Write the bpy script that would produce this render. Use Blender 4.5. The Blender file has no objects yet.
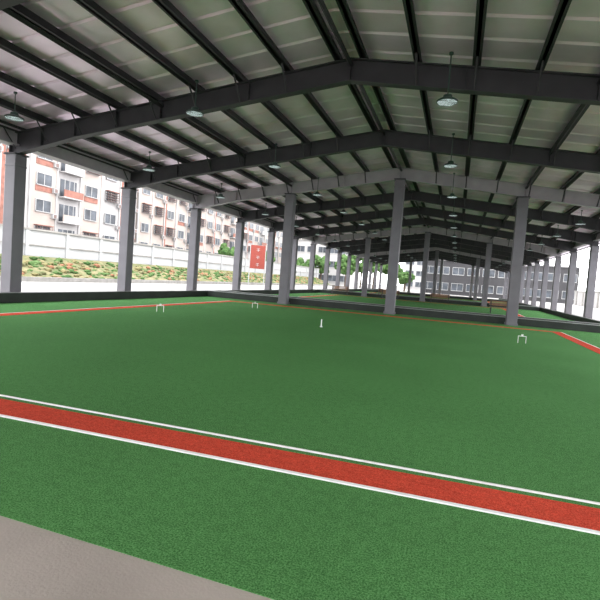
import bpy, bmesh, math, random
from mathutils import Vector, Matrix
random.seed(7)
S = bpy.context.scene
COL = S.collection

# ------------------------------------------------------------ materials
def mat(name, col, rough=0.7, metal=0.0, var=0.12, scale=4.0, bump=0.0, bscale=60.0, emit=0.0, col2=None, detail=4, spec=0.5):
    m = bpy.data.materials.new(name); m.use_nodes = True
    nt = m.node_tree; N = nt.nodes; L = nt.links
    b = N["Principled BSDF"]
    b.inputs["Roughness"].default_value = rough
    b.inputs["Metallic"].default_value = metal
    b.inputs["Specular IOR Level"].default_value = spec
    tc = N.new("ShaderNodeTexCoord")
    n = N.new("ShaderNodeTexNoise"); n.inputs["Scale"].default_value = scale; n.inputs["Detail"].default_value = detail
    L.new(tc.outputs["Object"], n.inputs["Vector"])
    r = N.new("ShaderNodeValToRGB")
    if col2 is None:
        a = [c*(1-var) for c in col]; c2 = [min(1, c*(1+var)) for c in col]
    else:
        a = col; c2 = col2
    r.color_ramp.elements[0].position = 0.3; r.color_ramp.elements[1].position = 0.7
    r.color_ramp.elements[0].color = (*a, 1); r.color_ramp.elements[1].color = (*c2, 1)
    L.new(n.outputs["Fac"], r.inputs["Fac"]); L.new(r.outputs["Color"], b.inputs["Base Color"])
    if bump > 0:
        n2 = N.new("ShaderNodeTexNoise"); n2.inputs["Scale"].default_value = bscale; n2.inputs["Detail"].default_value = 3
        L.new(tc.outputs["Object"], n2.inputs["Vector"])
        bp = N.new("ShaderNodeBump"); bp.inputs["Strength"].default_value = bump; bp.inputs["Distance"].default_value = 0.02
        L.new(n2.outputs["Fac"], bp.inputs["Height"]); L.new(bp.outputs["Normal"], b.inputs["Normal"])
    if emit > 0:
        b.inputs["Emission Color"].default_value = (*col, 1); b.inputs["Emission Strength"].default_value = emit
    return m

def turf_mat(name, dark, light):
    m = bpy.data.materials.new(name); m.use_nodes = True
    nt = m.node_tree; N = nt.nodes; L = nt.links
    b = N["Principled BSDF"]; b.inputs["Roughness"].default_value = 1.0
    b.inputs["Specular IOR Level"].default_value = 0.05
    tc = N.new("ShaderNodeTexCoord")
    def noise(sc, det, ro):
        n = N.new("ShaderNodeTexNoise"); n.inputs["Scale"].default_value = sc; n.inputs["Detail"].default_value = det; n.inputs["Roughness"].default_value = ro
        L.new(tc.outputs["Object"], n.inputs["Vector"]); return n
    fine = noise(90, 4, 0.8); mid = noise(13, 6, 0.8); big = noise(0.35, 3, 0.5)
    r = N.new("ShaderNodeValToRGB"); r.color_ramp.elements[0].position = 0.38; r.color_ramp.elements[1].position = 0.62
    r.color_ramp.elements[0].color = (*dark, 1); r.color_ramp.elements[1].color = (*light, 1)
    L.new(fine.outputs["Fac"], r.inputs["Fac"])
    cur = r.outputs["Color"]
    for n, lo in ((mid, 0.74), (big, 0.90)):
        r2 = N.new("ShaderNodeValToRGB"); r2.color_ramp.elements[0].position = 0.36; r2.color_ramp.elements[1].position = 0.64
        r2.color_ramp.elements[0].color = (lo, lo, lo, 1); r2.color_ramp.elements[1].color = (1, 1, 1, 1)
        L.new(n.outputs["Fac"], r2.inputs["Fac"])
        mx = N.new("ShaderNodeMixRGB"); mx.blend_type = 'MULTIPLY'; mx.inputs[0].default_value = 1
        L.new(cur, mx.inputs[1]); L.new(r2.outputs["Color"], mx.inputs[2]); cur = mx.outputs["Color"]
    L.new(cur, b.inputs["Base Color"])
    bp = N.new("ShaderNodeBump"); bp.inputs["Strength"].default_value = 0.5; bp.inputs["Distance"].default_value = 0.01
    L.new(fine.outputs["Fac"], bp.inputs["Height"]); L.new(bp.outputs["Normal"], b.inputs["Normal"])
    return m

M_turf = turf_mat("green_turf", (0.024, 0.140, 0.026), (0.185, 0.460, 0.160))
M_red = turf_mat("red_turf", (0.55, 0.040, 0.020), (0.95, 0.15, 0.085))
M_white = mat("white_line", (0.88, 0.90, 0.88), 0.8, var=0.05, scale=30)
M_pave = mat("pavement_concrete", (0.42, 0.38, 0.33), 0.9, scale=1.2, var=0.12, bump=0.2)
M_ground = mat("outdoor_concrete", (0.25, 0.245, 0.24), 0.9, scale=0.3, var=0.15)
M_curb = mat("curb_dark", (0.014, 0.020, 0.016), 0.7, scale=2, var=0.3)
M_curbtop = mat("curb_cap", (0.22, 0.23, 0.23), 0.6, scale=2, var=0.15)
M_colm = mat("column_grey_paint", (0.140, 0.136, 0.155), 0.6, scale=1.5, var=0.1, bump=0.1, bscale=15)
M_steel = mat("dark_steel_paint", (0.040, 0.039, 0.044), 0.55, scale=2, var=0.15, spec=0.3)
M_steell = mat("light_steel_paint", (0.32, 0.30, 0.325), 0.5, scale=2, var=0.1)
M_purl = mat("purlin_steel", (0.024, 0.023, 0.026), 0.55, scale=3, var=0.15, spec=0.3)
M_roof = mat("roof_sheet_metal", (0.82, 0.67, 0.80), 0.34, metal=0.45, scale=0.6, var=0.16)
M_lampd = mat("lamp_housing", (0.04, 0.07, 0.06), 0.4)
M_lens = mat("lamp_lens", (0.75, 0.88, 0.85), 0.2, emit=0.55, var=0.03)
M_wallw = mat("white_render", (0.35, 0.34, 0.335), 0.8, scale=0.4, var=0.08)
M_wallr = mat("retaining_wall_paint", (0.37, 0.375, 0.38), 0.8, scale=0.4, var=0.08)
M_wallp = mat("cream_render", (0.34, 0.29, 0.26), 0.8, scale=0.4, var=0.1)
M_brick = mat("red_tile", (0.23, 0.10, 0.075), 0.8, scale=2.0, var=0.25)
M_glass = mat("window_glass", (0.06, 0.068, 0.08), 0.3, scale=0.8, var=0.5, spec=0.25)
M_frame = mat("window_frame", (0.30, 0.30, 0.30), 0.5)
M_cage = mat("window_cage", (0.14, 0.095, 0.085), 0.6)
M_dgrey = mat("dark_cladding", (0.045, 0.044, 0.047), 0.7, scale=0.5, var=0.15, spec=0.2)
M_bank = mat("planted_bank_soil", (0.07, 0.10, 0.04), 0.95, scale=1.3, col2=(0.20, 0.17, 0.10), bump=0.5, bscale=6, detail=8, spec=0.1)
M_stone = mat("stone_wall", (0.26, 0.25, 0.235), 0.9, scale=2.5, var=0.2, bump=0.3, bscale=8)
M_leaf = mat("foliage", (0.028, 0.070, 0.020), 0.9, scale=2, col2=(0.085, 0.14, 0.05), bump=0.6, bscale=8, spec=0.1)
M_leafy = mat("yellow_shrub", (0.12, 0.12, 0.05), 0.9, scale=2, col2=(0.22, 0.18, 0.10), bump=0.5, bscale=8, spec=0.1)
M_flower = mat("red_flowers", (0.21, 0.08, 0.05), 0.9, scale=6, col2=(0.22, 0.14, 0.08), spec=0.1)
M_bark = mat("bark", (0.10, 0.07, 0.05), 0.9)
M_banner = mat("red_banner", (0.22, 0.035, 0.022), 0.7, var=0.08)
M_wood = mat("bench_wood", (0.20, 0.10, 0.05), 0.6)

# ------------------------------------------------------------ mesh builder
class MB:
    def __init__(s): s.v = []; s.f = []; s.m = []; s.mats = []
    def mi(s, mt):
        if mt not in s.mats: s.mats.append(mt)
        return s.mats.index(mt)
    def hexa(s, P, mt):
        b = len(s.v); s.v += [tuple(p) for p in P]; k = s.mi(mt)
        for q in ((0,3,2,1),(4,5,6,7),(0,1,5,4),(1,2,6,5),(2,3,7,6),(3,0,4,7)):
            s.f.append(tuple(b+i for i in q)); s.m.append(k)
    def box(s, x0,x1,y0,y1,z0,z1, mt):
        s.hexa([(x0,y0,z0),(x1,y0,z0),(x1,y1,z0),(x0,y1,z0),(x0,y0,z1),(x1,y0,z1),(x1,y1,z1),(x0,y1,z1)], mt)
    def skew(s, x0,x1,zb0,zt0,zb1,zt1,y0,y1,mt):
        s.hexa([(x0,y0,zb0),(x1,y0,zb1),(x1,y1,zb1),(x0,y1,zb0),(x0,y0,zt0),(x1,y0,zt1),(x1,y1,zt1),(x0,y1,zt0)], mt)
    def rod(s, a, b, r, mt):
        a = Vector(a); b = Vector(b); d = (b-a).normalized()
        u = d.orthogonal().normalized()*r; w = d.cross(u).normalized()*r
        s.hexa([a-u-w,a+u-w,a+u+w,a-u+w,b-u-w,b+u-w,b+u+w,b-u+w], mt)
    def lathe(s, prof, mt, c=(0,0,0), n=20):
        b = len(s.v); k = s.mi(mt)
        for r,z in prof:
            for i in range(n):
                t = 2*math.pi*i/n
                s.v.append((c[0]+r*math.cos(t), c[1]+r*math.sin(t), c[2]+z))
        for j in range(len(prof)-1):
            for i in range(n):
                i2 = (i+1)%n
                s.f.append((b+j*n+i, b+j*n+i2, b+(j+1)*n+i2, b+(j+1)*n+i)); s.m.append(k)
        s.f.append(tuple(b+i for i in reversed(range(n)))); s.m.append(k)
        s.f.append(tuple(b+(len(prof)-1)*n+i for i in range(n))); s.m.append(k)
    def blob(s, c, r, mt, sub=2, sq=(1,1,1), jit=0.18):
        bm = bmesh.new(); bmesh.ops.create_icosphere(bm, subdivisions=sub, radius=r)
        b = len(s.v); k = s.mi(mt)
        bm.verts.ensure_lookup_table()
        for v in bm.verts:
            q = 1+random.uniform(-jit, jit)
            s.v.append((c[0]+v.co.x*q*sq[0], c[1]+v.co.y*q*sq[1], c[2]+v.co.z*q*sq[2]))
        for f in bm.faces:
            s.f.append(tuple(b+v.index for v in f.verts)); s.m.append(k)
        bm.free()
    def obj(s, name, loc=(0,0,0), bevel=0, smooth=False):
        me = bpy.data.meshes.new(name)
        me.from_pydata(s.v, [], s.f)
        for mt in s.mats: me.materials.append(mt)
        me.polygons.foreach_set("material_index", s.m)
        if smooth: me.polygons.foreach_set("use_smooth", [True]*len(s.f))
        me.update()
        o = bpy.data.objects.new(name, me); COL.objects.link(o); o.location = loc
        if bevel:
            md = o.modifiers.new("bevel", 'BEVEL'); md.width = bevel; md.segments = 2; md.limit_method = 'ANGLE'
        return o

# ------------------------------------------------------------ layout numbers
XR = -3.2; XL = -15.0; XRT = 8.6; SL = 0.14
SH = 0.6
Y0, Y1 = -12.0+SH, 96.0+SH
FR = [Y0 + 6*i for i in range(19)]
def zb(x): return 6.92 - SL*abs(x-XR)
def zt(x): return 7.52 - SL*abs(x-XR)

# ground + floor
g = MB(); g.box(-220, 220, -120, 330, -0.5, -0.03, M_ground); g.obj("ground_outdoor")
g = MB(); g.box(-16, 9.6, Y0-2, Y1+2, -0.03, -0.005, M_pave); g.obj("floor_pavement")
g = MB(); g.box(-14.2, 7.6, 2.13, 95.5, -0.004, 0.0, M_turf); g.obj("floor")

def court(x0, x1, y0, y1, sk=0.0):
    b = MB(); z0, z1 = 0.001, 0.008
    W = 0.40
    b.box(x0-W, x1+W, y0-W, y0, z0, z1, M_red)
    b.box(x0-W, x1+W, y1, y1+W, z0, z1, M_red)
    b.box(x0-W, x0, y0, y1, z0, z1, M_red)
    b.box(x1, x1+W, y0, y1, z0, z1, M_red)
    w = 0.042; o = W
    b.box(x0-o-w, x1+o+w, y0-o-w, y0-o, z0, z1+0.002, M_white)
    b.box(x0-o-w, x0-o, y0-o, y1+o, z0, z1+0.002, M_white)
    b.box(x1+o, x1+o+w, y0-o, y1+o, z0, z1+0.002, M_white)
    i = 0.09; w2 = 0.03
    b.box(x0+i, x1-i, y0+i, y0+i+w2, z0, z1+0.002, M_white)
    if sk:
        b.v = [(x, y+sk*(x+4.76)*max(0,1-(y-4)/18.8), z) for x,y,z in b.v]
    b.obj("court_boundary_lines")
for k in range(4):
    court(-11.2, 4.05, (3.86 if k==0 else 3.88)+24*k, 22.6+24*k, 0.035 if k==0 else 0)

# curbs
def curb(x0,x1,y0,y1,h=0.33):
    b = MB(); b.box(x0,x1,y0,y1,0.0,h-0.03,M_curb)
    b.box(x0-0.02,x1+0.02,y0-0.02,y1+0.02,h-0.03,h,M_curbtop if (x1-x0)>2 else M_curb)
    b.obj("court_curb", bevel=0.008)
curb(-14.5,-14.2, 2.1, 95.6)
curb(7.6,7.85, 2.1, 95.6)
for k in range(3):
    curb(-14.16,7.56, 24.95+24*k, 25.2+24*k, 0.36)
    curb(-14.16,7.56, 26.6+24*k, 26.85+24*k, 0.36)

# ------------------------------------------------------------ columns
def column(x, y, h, w=0.5):
    b = MB(); r = w/2
    b.box(-r,r,-r,r,0,h,M_colm)
    b.box(-r-0.04,r+0.04,-r-0.04,r+0.04,0,0.12,M_colm)
    b.box(-r-0.05,r+0.05,-r-0.05,r+0.05,h-0.06,h,M_steel)
    b.box(-r-0.02,r+0.02,-r-0.02,r+0.02,h-0.45,h-0.40,M_colm)
    b.obj("concrete_column", (x,y,0.0), bevel=0.015)
for y in FR:
    column(XL, y, 5.14, 0.46); column(XRT, y, 5.14, 0.46)
for y in (24, 48, 72, 96):
    for x in (-9.1, -3.2, 2.6):
        column(x, y+SH, zb(x), 0.48)

# eaves beams
for x, s in ((XL,1),(XRT,-1)):
    b = MB()
    b.box(x-0.16,x+0.16,Y0,Y1,5.42,5.47,M_steell); b.box(x-0.16,x+0.16,Y0,Y1,5.92,5.97,M_steell)
    b.box(x-0.03,x+0.03,Y0,Y1,5.47,5.92,M_steell)
    b.obj("eaves_beam")

# rafters
PX = [XR + s*(0.35+1.42*i) for i in range(9) for s in (-1,1)]
def rafter(y, light=False):
    b = MB(); m = M_steell if light else M_steel
    st = [XL-0.2, XL+2.6, -9.1, XR, 2.7, XRT-2.6, XRT+0.2]
    def low(x):
        e = min(abs(x-XL), abs(x-XRT)) if (x>XL and x<XRT) else 0
        return zb(x) - (0.18*(1-min(1, e/2.6)))
    hw = 0.13; t = 0.03
    for a, c in zip(st[:-1], st[1:]):
        la, lc, ta, tc_ = low(a), low(c), zt(a), zt(c)
        b.skew(a,c,la,la+t,lc,lc+t,y-hw,y+hw,m)
        b.skew(a,c,ta-t,ta,tc_-t,tc_,y-hw,y+hw,m)
        b.skew(a,c,la+t,ta-t,lc+t,tc_-t,y-0.02,y+0.02,m)
        n = max(2, int(abs(c-a)/3))
        for i in range(n):
            x = a+(c-a)*i/n; l = la+(lc-la)*i/n; tt = ta+(tc_-ta)*i/n
            b.box(x-0.012,x+0.012,y-hw,y+hw,l+t,tt-t,m)
    for x in PX:
        if abs(x-XR)<1: continue
        for s in (-1,1):
            b.rod((x,y+s*0.1,zb(x)+0.02),(x,y+s*0.62,zt(x)+0.02),0.02,M_steel)
    b.obj("roof_rafter")
for i,y in enumerate(FR): rafter(y, light=(round(y-SH) in (24,48,72)))

# purlins (one mass)
b = MB()
for x in PX:
    z = zt(x)
    b.box(x-0.04,x+0.04,Y0-0.8,Y1+0.8,z+0.0,z+0.20,M_purl)
    b.box(x-0.10,x+0.10,Y0-0.8,Y1+0.8,z-0.0,z+0.02,M_purl)
b.obj("roof_purlins")
b = MB()
for x in (-9.1, XR, 2.7):
    b.rod((x,Y0,zt(x)-0.16),(x,Y1,zt(x)-0.16),0.045,M_purl)
b.obj("roof_tie_tubes")

# ceiling: ribbed sheet, two slopes
def sheet():
    v=[];f=[]
    ys=[]; y=Y0-1.0
    while y < Y1+1.0:
        ys += [(y,0),(y+0.80,0),(y+0.84,0.05),(y+0.92,0.05)]; y += 0.96
    xs=[XL-1.3, XR, XRT+1.3]
    for y,d in ys:
        for x in xs: v.append((x,y,zt(x)+0.20+d))
    for i in range(len(ys)-1):
        for j in range(2):
            a=i*3+j; f.append((a,a+1,a+4,a+3))
    me=bpy.data.meshes.new("ceiling"); me.from_pydata(v,[],f); me.materials.append(M_roof); me.update()
    o=bpy.data.objects.new("ceiling",me); COL.objects.link(o)
    s=o.modifiers.new("sol",'SOLIDIFY'); s.thickness=0.04; s.offset=1
sheet()
for x,s in ((XL-1.35,-1),(XRT+1.35,1)):
    b=MB(); z=zt(XL-1.3)
    b.box(x-0.12,x+0.12,Y0-1,Y1+1,z+0.02,z+0.05,M_steell); b.box(x+s*0.12-0.01,x+s*0.12+0.01,Y0-1,Y1+1,z+0.02,z+0.32,M_steell)
    b.obj("roof_gutter")

# ------------------------------------------------------------ pendant lamps
def lamp(x,y,z):
    b=MB(); top=zt(x)+0.02-z
    b.lathe([(0.02,0.0),(0.235,0.0),(0.24,0.01)],M_lens)
    b.lathe([(0.25,0.0),(0.25,0.035),(0.20,0.07),(0.12,0.09),(0.10,0.17),(0.06,0.19)],M_lampd)
    b.rod((0,0,0.19),(0,0,top),0.012,M_lampd)
    b.lathe([(0.05,top-0.05),(0.05,top)],M_lampd,n=10)
    b.obj("pendant_lamp",(x,y,z))
for i in range(-3,13):
    y = 11.9+6.2*i
    if y> 95: break
    lamp(-7.5,y,6.0); lamp(-0.6,y,6.0); lamp(-12.4,y-1.6,5.5); lamp(6.0,y-1.6,5.5)

# ------------------------------------------------------------ gateball gear
def gate(x,y,rot):
    b=MB(); r=0.007
    b.rod((-0.12,0,0),(-0.12,0,0.22),r,M_white); b.rod((0.12,0,0),(0.12,0,0.22),r,M_white)
    b.rod((-0.127,0,0.22),(0.127,0,0.22),r,M_white)
    b.box(-0.03,0.03,-0.005,0.005,0.225,0.28,M_white)
    o=b.obj("gateball_gate",(x,y,0.0)); o.rotation_euler[2]=rot
gate(-9.8,14.1,0.3); gate(2.1,16.4,0.2); gate(-8.7,19.8,0.3)
b=MB(); b.lathe([(0.05,0),(0.05,0.012),(0.018,0.02),(0.018,0.24),(0.012,0.25)],M_white,n=14)
b.obj("goal_pole",(-4.1,14.8,0))

def bench(x,y):
    b=MB()
    for i in range(4): b.box(-0.9,0.9,-0.2+i*0.11,-0.11+i*0.11,0.42,0.45,M_wood)
    for i in range(3): b.box(-0.9,0.9,0.24,0.27,0.55+i*0.12,0.64+i*0.12,M_wood)
    for s in (-0.8,0.8):
        b.box(s-0.03,s+0.03,-0.18,-0.12,0,0.42,M_steel); b.box(s-0.03,s+0.03,0.2,0.26,0,0.92,M_steel)
        b.box(s-0.03,s+0.03,-0.2,0.24,0.38,0.42,M_steel)
    b.obj("park_bench",(x,y,0.0))
bench(-6.3,47.6); bench(-1.5,47.6); bench(3.2,36); bench(-11.5,47.6); bench(-7.0,50)

# ------------------------------------------------------------ outdoors left
b=MB()
nx,ny=10,160; k=b.mi(M_bank)
for j in range(ny+1):
    for i in range(nx+1):
        t=i/nx
        b.v.append((-26.8-4.7*t, 5+100*j/ny, -0.03+1.7*t+random.uniform(-0.08,0.12)*(0<i<nx)))
for j in range(ny):
    for i in range(nx):
        a=j*(nx+1)+i; b.f.append((a,a+nx+1,a+nx+2,a+1)); b.m.append(k)
for i in range(1500):
    t=random.random(); y=random.uniform(6,104)
    b.blob((-27.2-3.6*t,y,0.1+1.4*t),random.uniform(0.1,0.3),random.choice([M_leaf,M_leaf,M_leaf,M_leafy,M_leafy,M_bank,M_flower]),sub=1,sq=(1,1.4,0.7))
b.obj("planted_bank")
b=MB(); b.box(-26.6,-26.4,5,105,-0.03,0.28,M_stone); b.obj("bank_kerb")
b=MB(); b.box(-33.2,-32.1,0,110,-0.03,3.7,M_wallr); b.box(-33.3,-31.95,0,110,3.7,3.85,M_stone)
for i in range(28): b.box(-32.1,-31.98,i*4,i*4+0.3,1.5,3.7,M_wallr)
b.box(-32.1,-32.0,0,110,2.5,2.6,M_stone)
b.obj("retaining_wall")

def apartment(name,x,y0,y1,floors,wall,depth=12,fh=3.05,z0=0.0,seed=1):
    rnd=random.Random(seed); b=MB(); H=z0+floors*fh+0.8
    b.box(x-depth,x,y0,y1,-0.03,H,wall)
    b.box(x-depth-0.2,x+0.25,y0-0.2,y1+0.2,H,H+0.35,M_wallw)
    nb=int((y1-y0)/3.4); w=(y1-y0)/nb
    for k in range(nb):
        ya=y0+k*w; kind=k%5
        if kind in (0,3): b.box(x,x+0.10,ya,ya+w,0,H-0.3,M_wallp)
        b.box(x,x+0.2,ya-0.1,ya+0.1,0,H,M_wallw)
        if kind==2: b.box(x+0.02,x+0.16,ya+0.1,ya+0.55,0,H-0.3,M_brick)
        for fl in range(floors):
            z=z0+fl*fh+0.9
            a=ya+0.85; c=ya+w-0.85
            if kind==4:
                b.box(x,x+1.0,ya+0.35,ya+w-0.35,z-1.0,z-0.85,M_wallw)
                b.box(x+0.9,x+1.0,ya+0.35,ya+w-0.35,z-0.85,z+0.0,rnd.choice([M_wallw,M_wallp,M_brick]))
                b.box(x+0.02,x+0.06,ya+0.6,ya+w-0.6,z-0.8,z+1.3,M_glass)
                for q in range(5):
                    yy=ya+0.4+(w-0.8)*q/4; b.box(x+0.92,x+0.97,yy-0.03,yy+0.03,z+0.0,z+1.3,M_frame)
            else:
                b.box(x+0.1,x+0.16,a,c,z,z+1.3,M_glass)
                b.box(x+0.1,x+0.22,a-0.08,a,z-0.08,z+1.38,M_frame); b.box(x+0.1,x+0.22,c,c+0.08,z-0.08,z+1.38,M_frame)
                b.box(x+0.1,x+0.22,a,c,z+1.3,z+1.38,M_frame); b.box(x+0.1,x+0.28,a-0.08,c+0.08,z-0.1,z,M_frame)
                b.box(x+0.1,x+0.2,(a+c)/2-0.04,(a+c)/2+0.04,z,z+1.3,M_frame)
                q=rnd.random()
                if q<0.35:
                    for zz in (0.0,0.32,0.65,0.97,1.3): b.box(x+0.2,x+0.65,a-0.1,c+0.1,z+zz-0.02,z+zz+0.02,M_cage)
                    for n in range(6):
                        yy=a-0.08+(c-a+0.16)*n/5; b.box(x+0.6,x+0.65,yy-0.02,yy+0.02,z,z+1.3,M_cage)
                    b.box(x+0.12,x+0.7,a-0.15,c+0.15,z+1.36,z+1.44,M_brick)
                elif q<0.7:
                    b.box(x+0.11,x+0.17,a-0.15,c+0.15,z-0.75,z-0.12,M_brick)
                if rnd.random()<0.6:
                    b.box(x+0.12,x+0.5,c+0.15,c+0.85,z-0.65,z-0.1,M_frame)
                    b.box(x+0.5,x+0.51,c+0.25,c+0.65,z-0.6,z-0.18,M_cage)
    b.obj(name)
apartment("apartment_building",-47,30,60,6,M_wallw,seed=3)
apartment("apartment_building",-49,63,98,6,M_wallp,seed=5)
apartment("apartment_building",-52,103,140,5,M_wallw,seed=9)

# red banner sign on posts
b=MB(); b.box(-0.05,0.05,-1.0,1.0,2.2,5.2,M_banner); b.rod((0,-1.05,0),(0,-1.05,5.3),0.05,M_frame); b.rod((0,1.05,0),(0,1.05,5.3),0.05,M_frame)
for i in range(3):
    z=2.5+i*0.95
    b.box(0.05,0.07,-0.22,0.22,z+0.15,z+0.2,M_frame); b.box(0.05,0.07,-0.03,0.03,z,z+0.42,M_frame)
    b.box(0.05,0.07,-0.22,0.22,z+0.35,z+0.39,M_frame)
o=b.obj("red_banner_sign",(-24.6,55.8,-0.03)); o.rotation_euler[2]=math.radians(-45)

# ------------------------------------------------------------ far end
def block(name,x0,x1,y,H,wall,floors,depth=12):
    b=MB(); b.box(x0,x1,y,y+depth,-0.03,H,wall); b.box(x0-0.3,x1+0.3,y-0.3,y+depth,H,H+0.35,M_frame if wall is M_dgrey else M_stone)
    fh=(H-0.4)/floors; n=int((x1-x0)/3.0); w=(x1-x0)/n
    for fl in range(floors):
        z=fl*fh+1.0
        for k in range(n):
            a=x0+k*w+0.4; c=x0+(k+1)*w-0.4
            b.box(a,c,y-0.05,y,z,z+1.5,M_glass)
            b.box(a-0.08,c+0.08,y-0.14,y,z-0.14,z,M_frame); b.box(a-0.08,c+0.08,y-0.14,y,z+1.5,z+1.6,M_frame)
            b.box(a-0.08,a,y-0.12,y,z,z+1.5,M_frame); b.box(c,c+0.08,y-0.12,y,z,z+1.5,M_frame)
            b.box((a+c)/2-0.04,(a+c)/2+0.04,y-0.1,y,z,z+1.5,M_frame)
    b.obj(name)
block("grey_office_building",-8,24,112,7.6,M_dgrey,2)
block("white_office_building",-46,-27,122,11.5,M_wallw,3)
block("cream_office_building",-16,10,150,14,M_wallw,4)

def tree(x,y,h,r,base=0):
    b=MB(); b.rod((0,0,0),(0.1,0,h*0.5),0.14,M_bark); b.rod((0.1,0,h*0.45),(0.8,0.3,h*0.7),0.08,M_bark); b.rod((0.1,0,h*0.4),(-0.8,-0.2,h*0.7),0.08,M_bark)
    for i in range(40):
        a=random.uniform(0,6.28); q=random.random()**0.5*r; z=h*0.45+random.random()*h*0.5
        k=1-abs((z/h)-0.65)*1.3
        b.blob((q*k*math.cos(a),q*k*math.sin(a),z),random.uniform(0.18,0.34)*r,M_leaf,sub=2,jit=0.25)
    b.obj("broadleaf_tree",(x,y,-0.03+base))
tree(-18,106,8.5,3); tree(-21.5,109,9,3.2); tree(-24,104,7,2.4); tree(-33,115,7,2.5); tree(-38,116,6,2.6); tree(-14.5,107,7.5,2.6); tree(-11,106,4.5,2.0)
tree(-37,72,6.0,2.0); tree(-37.5,88,6.5,2.3)

b=MB(); b.box(22,22.4,-10,105,-0.03,2.6,M_wallw); b.box(21.9,22.5,-10,105,2.6,2.75,M_stone)
for i in range(24): b.box(21.85,22,-8+i*4.8,-7.6+i*4.8,0,2.6,M_stone)
b.obj("boundary_wall")

# ------------------------------------------------------------ light
w=bpy.data.worlds.new("overcast_sky"); S.world=w; w.use_nodes=True
nt=w.node_tree; bg=nt.nodes["Background"]
bg.inputs[0].default_value=(0.985,0.985,1.0,1); bg.inputs[1].default_value=6.3
sd=bpy.data.lights.new("sun",'SUN'); sd.energy=1.2; sd.angle=math.radians(25); so=bpy.data.objects.new("sun",sd); COL.objects.link(so)
so.rotation_euler=(math.radians(28),math.radians(-18),0)
S.view_settings.view_transform='Standard'

# ------------------------------------------------------------ camera
yaw=math.radians(18.3); p=math.radians(2.87); r=math.radians(4.2)
F=Vector((-math.sin(yaw),math.cos(yaw),0)); R0=Vector((math.cos(yaw),math.sin(yaw),0)); Z=Vector((0,0,1))
fw=F*math.cos(p)-Z*math.sin(p); up0=Z*math.cos(p)+F*math.sin(p)
R=R0*math.cos(r)+up0*math.sin(r); U=-R0*math.sin(r)+up0*math.cos(r)
cd=bpy.data.cameras.new("camera"); cd.sensor_width=36; cd.lens=28.2; cd.clip_end=600; cd.clip_start=0.05
co=bpy.data.objects.new("camera",cd); COL.objects.link(co)
mtx=Matrix((R,U,-fw)).transposed().to_4x4(); mtx.translation=Vector((0,0,1.6)); co.matrix_world=mtx
S.camera=co
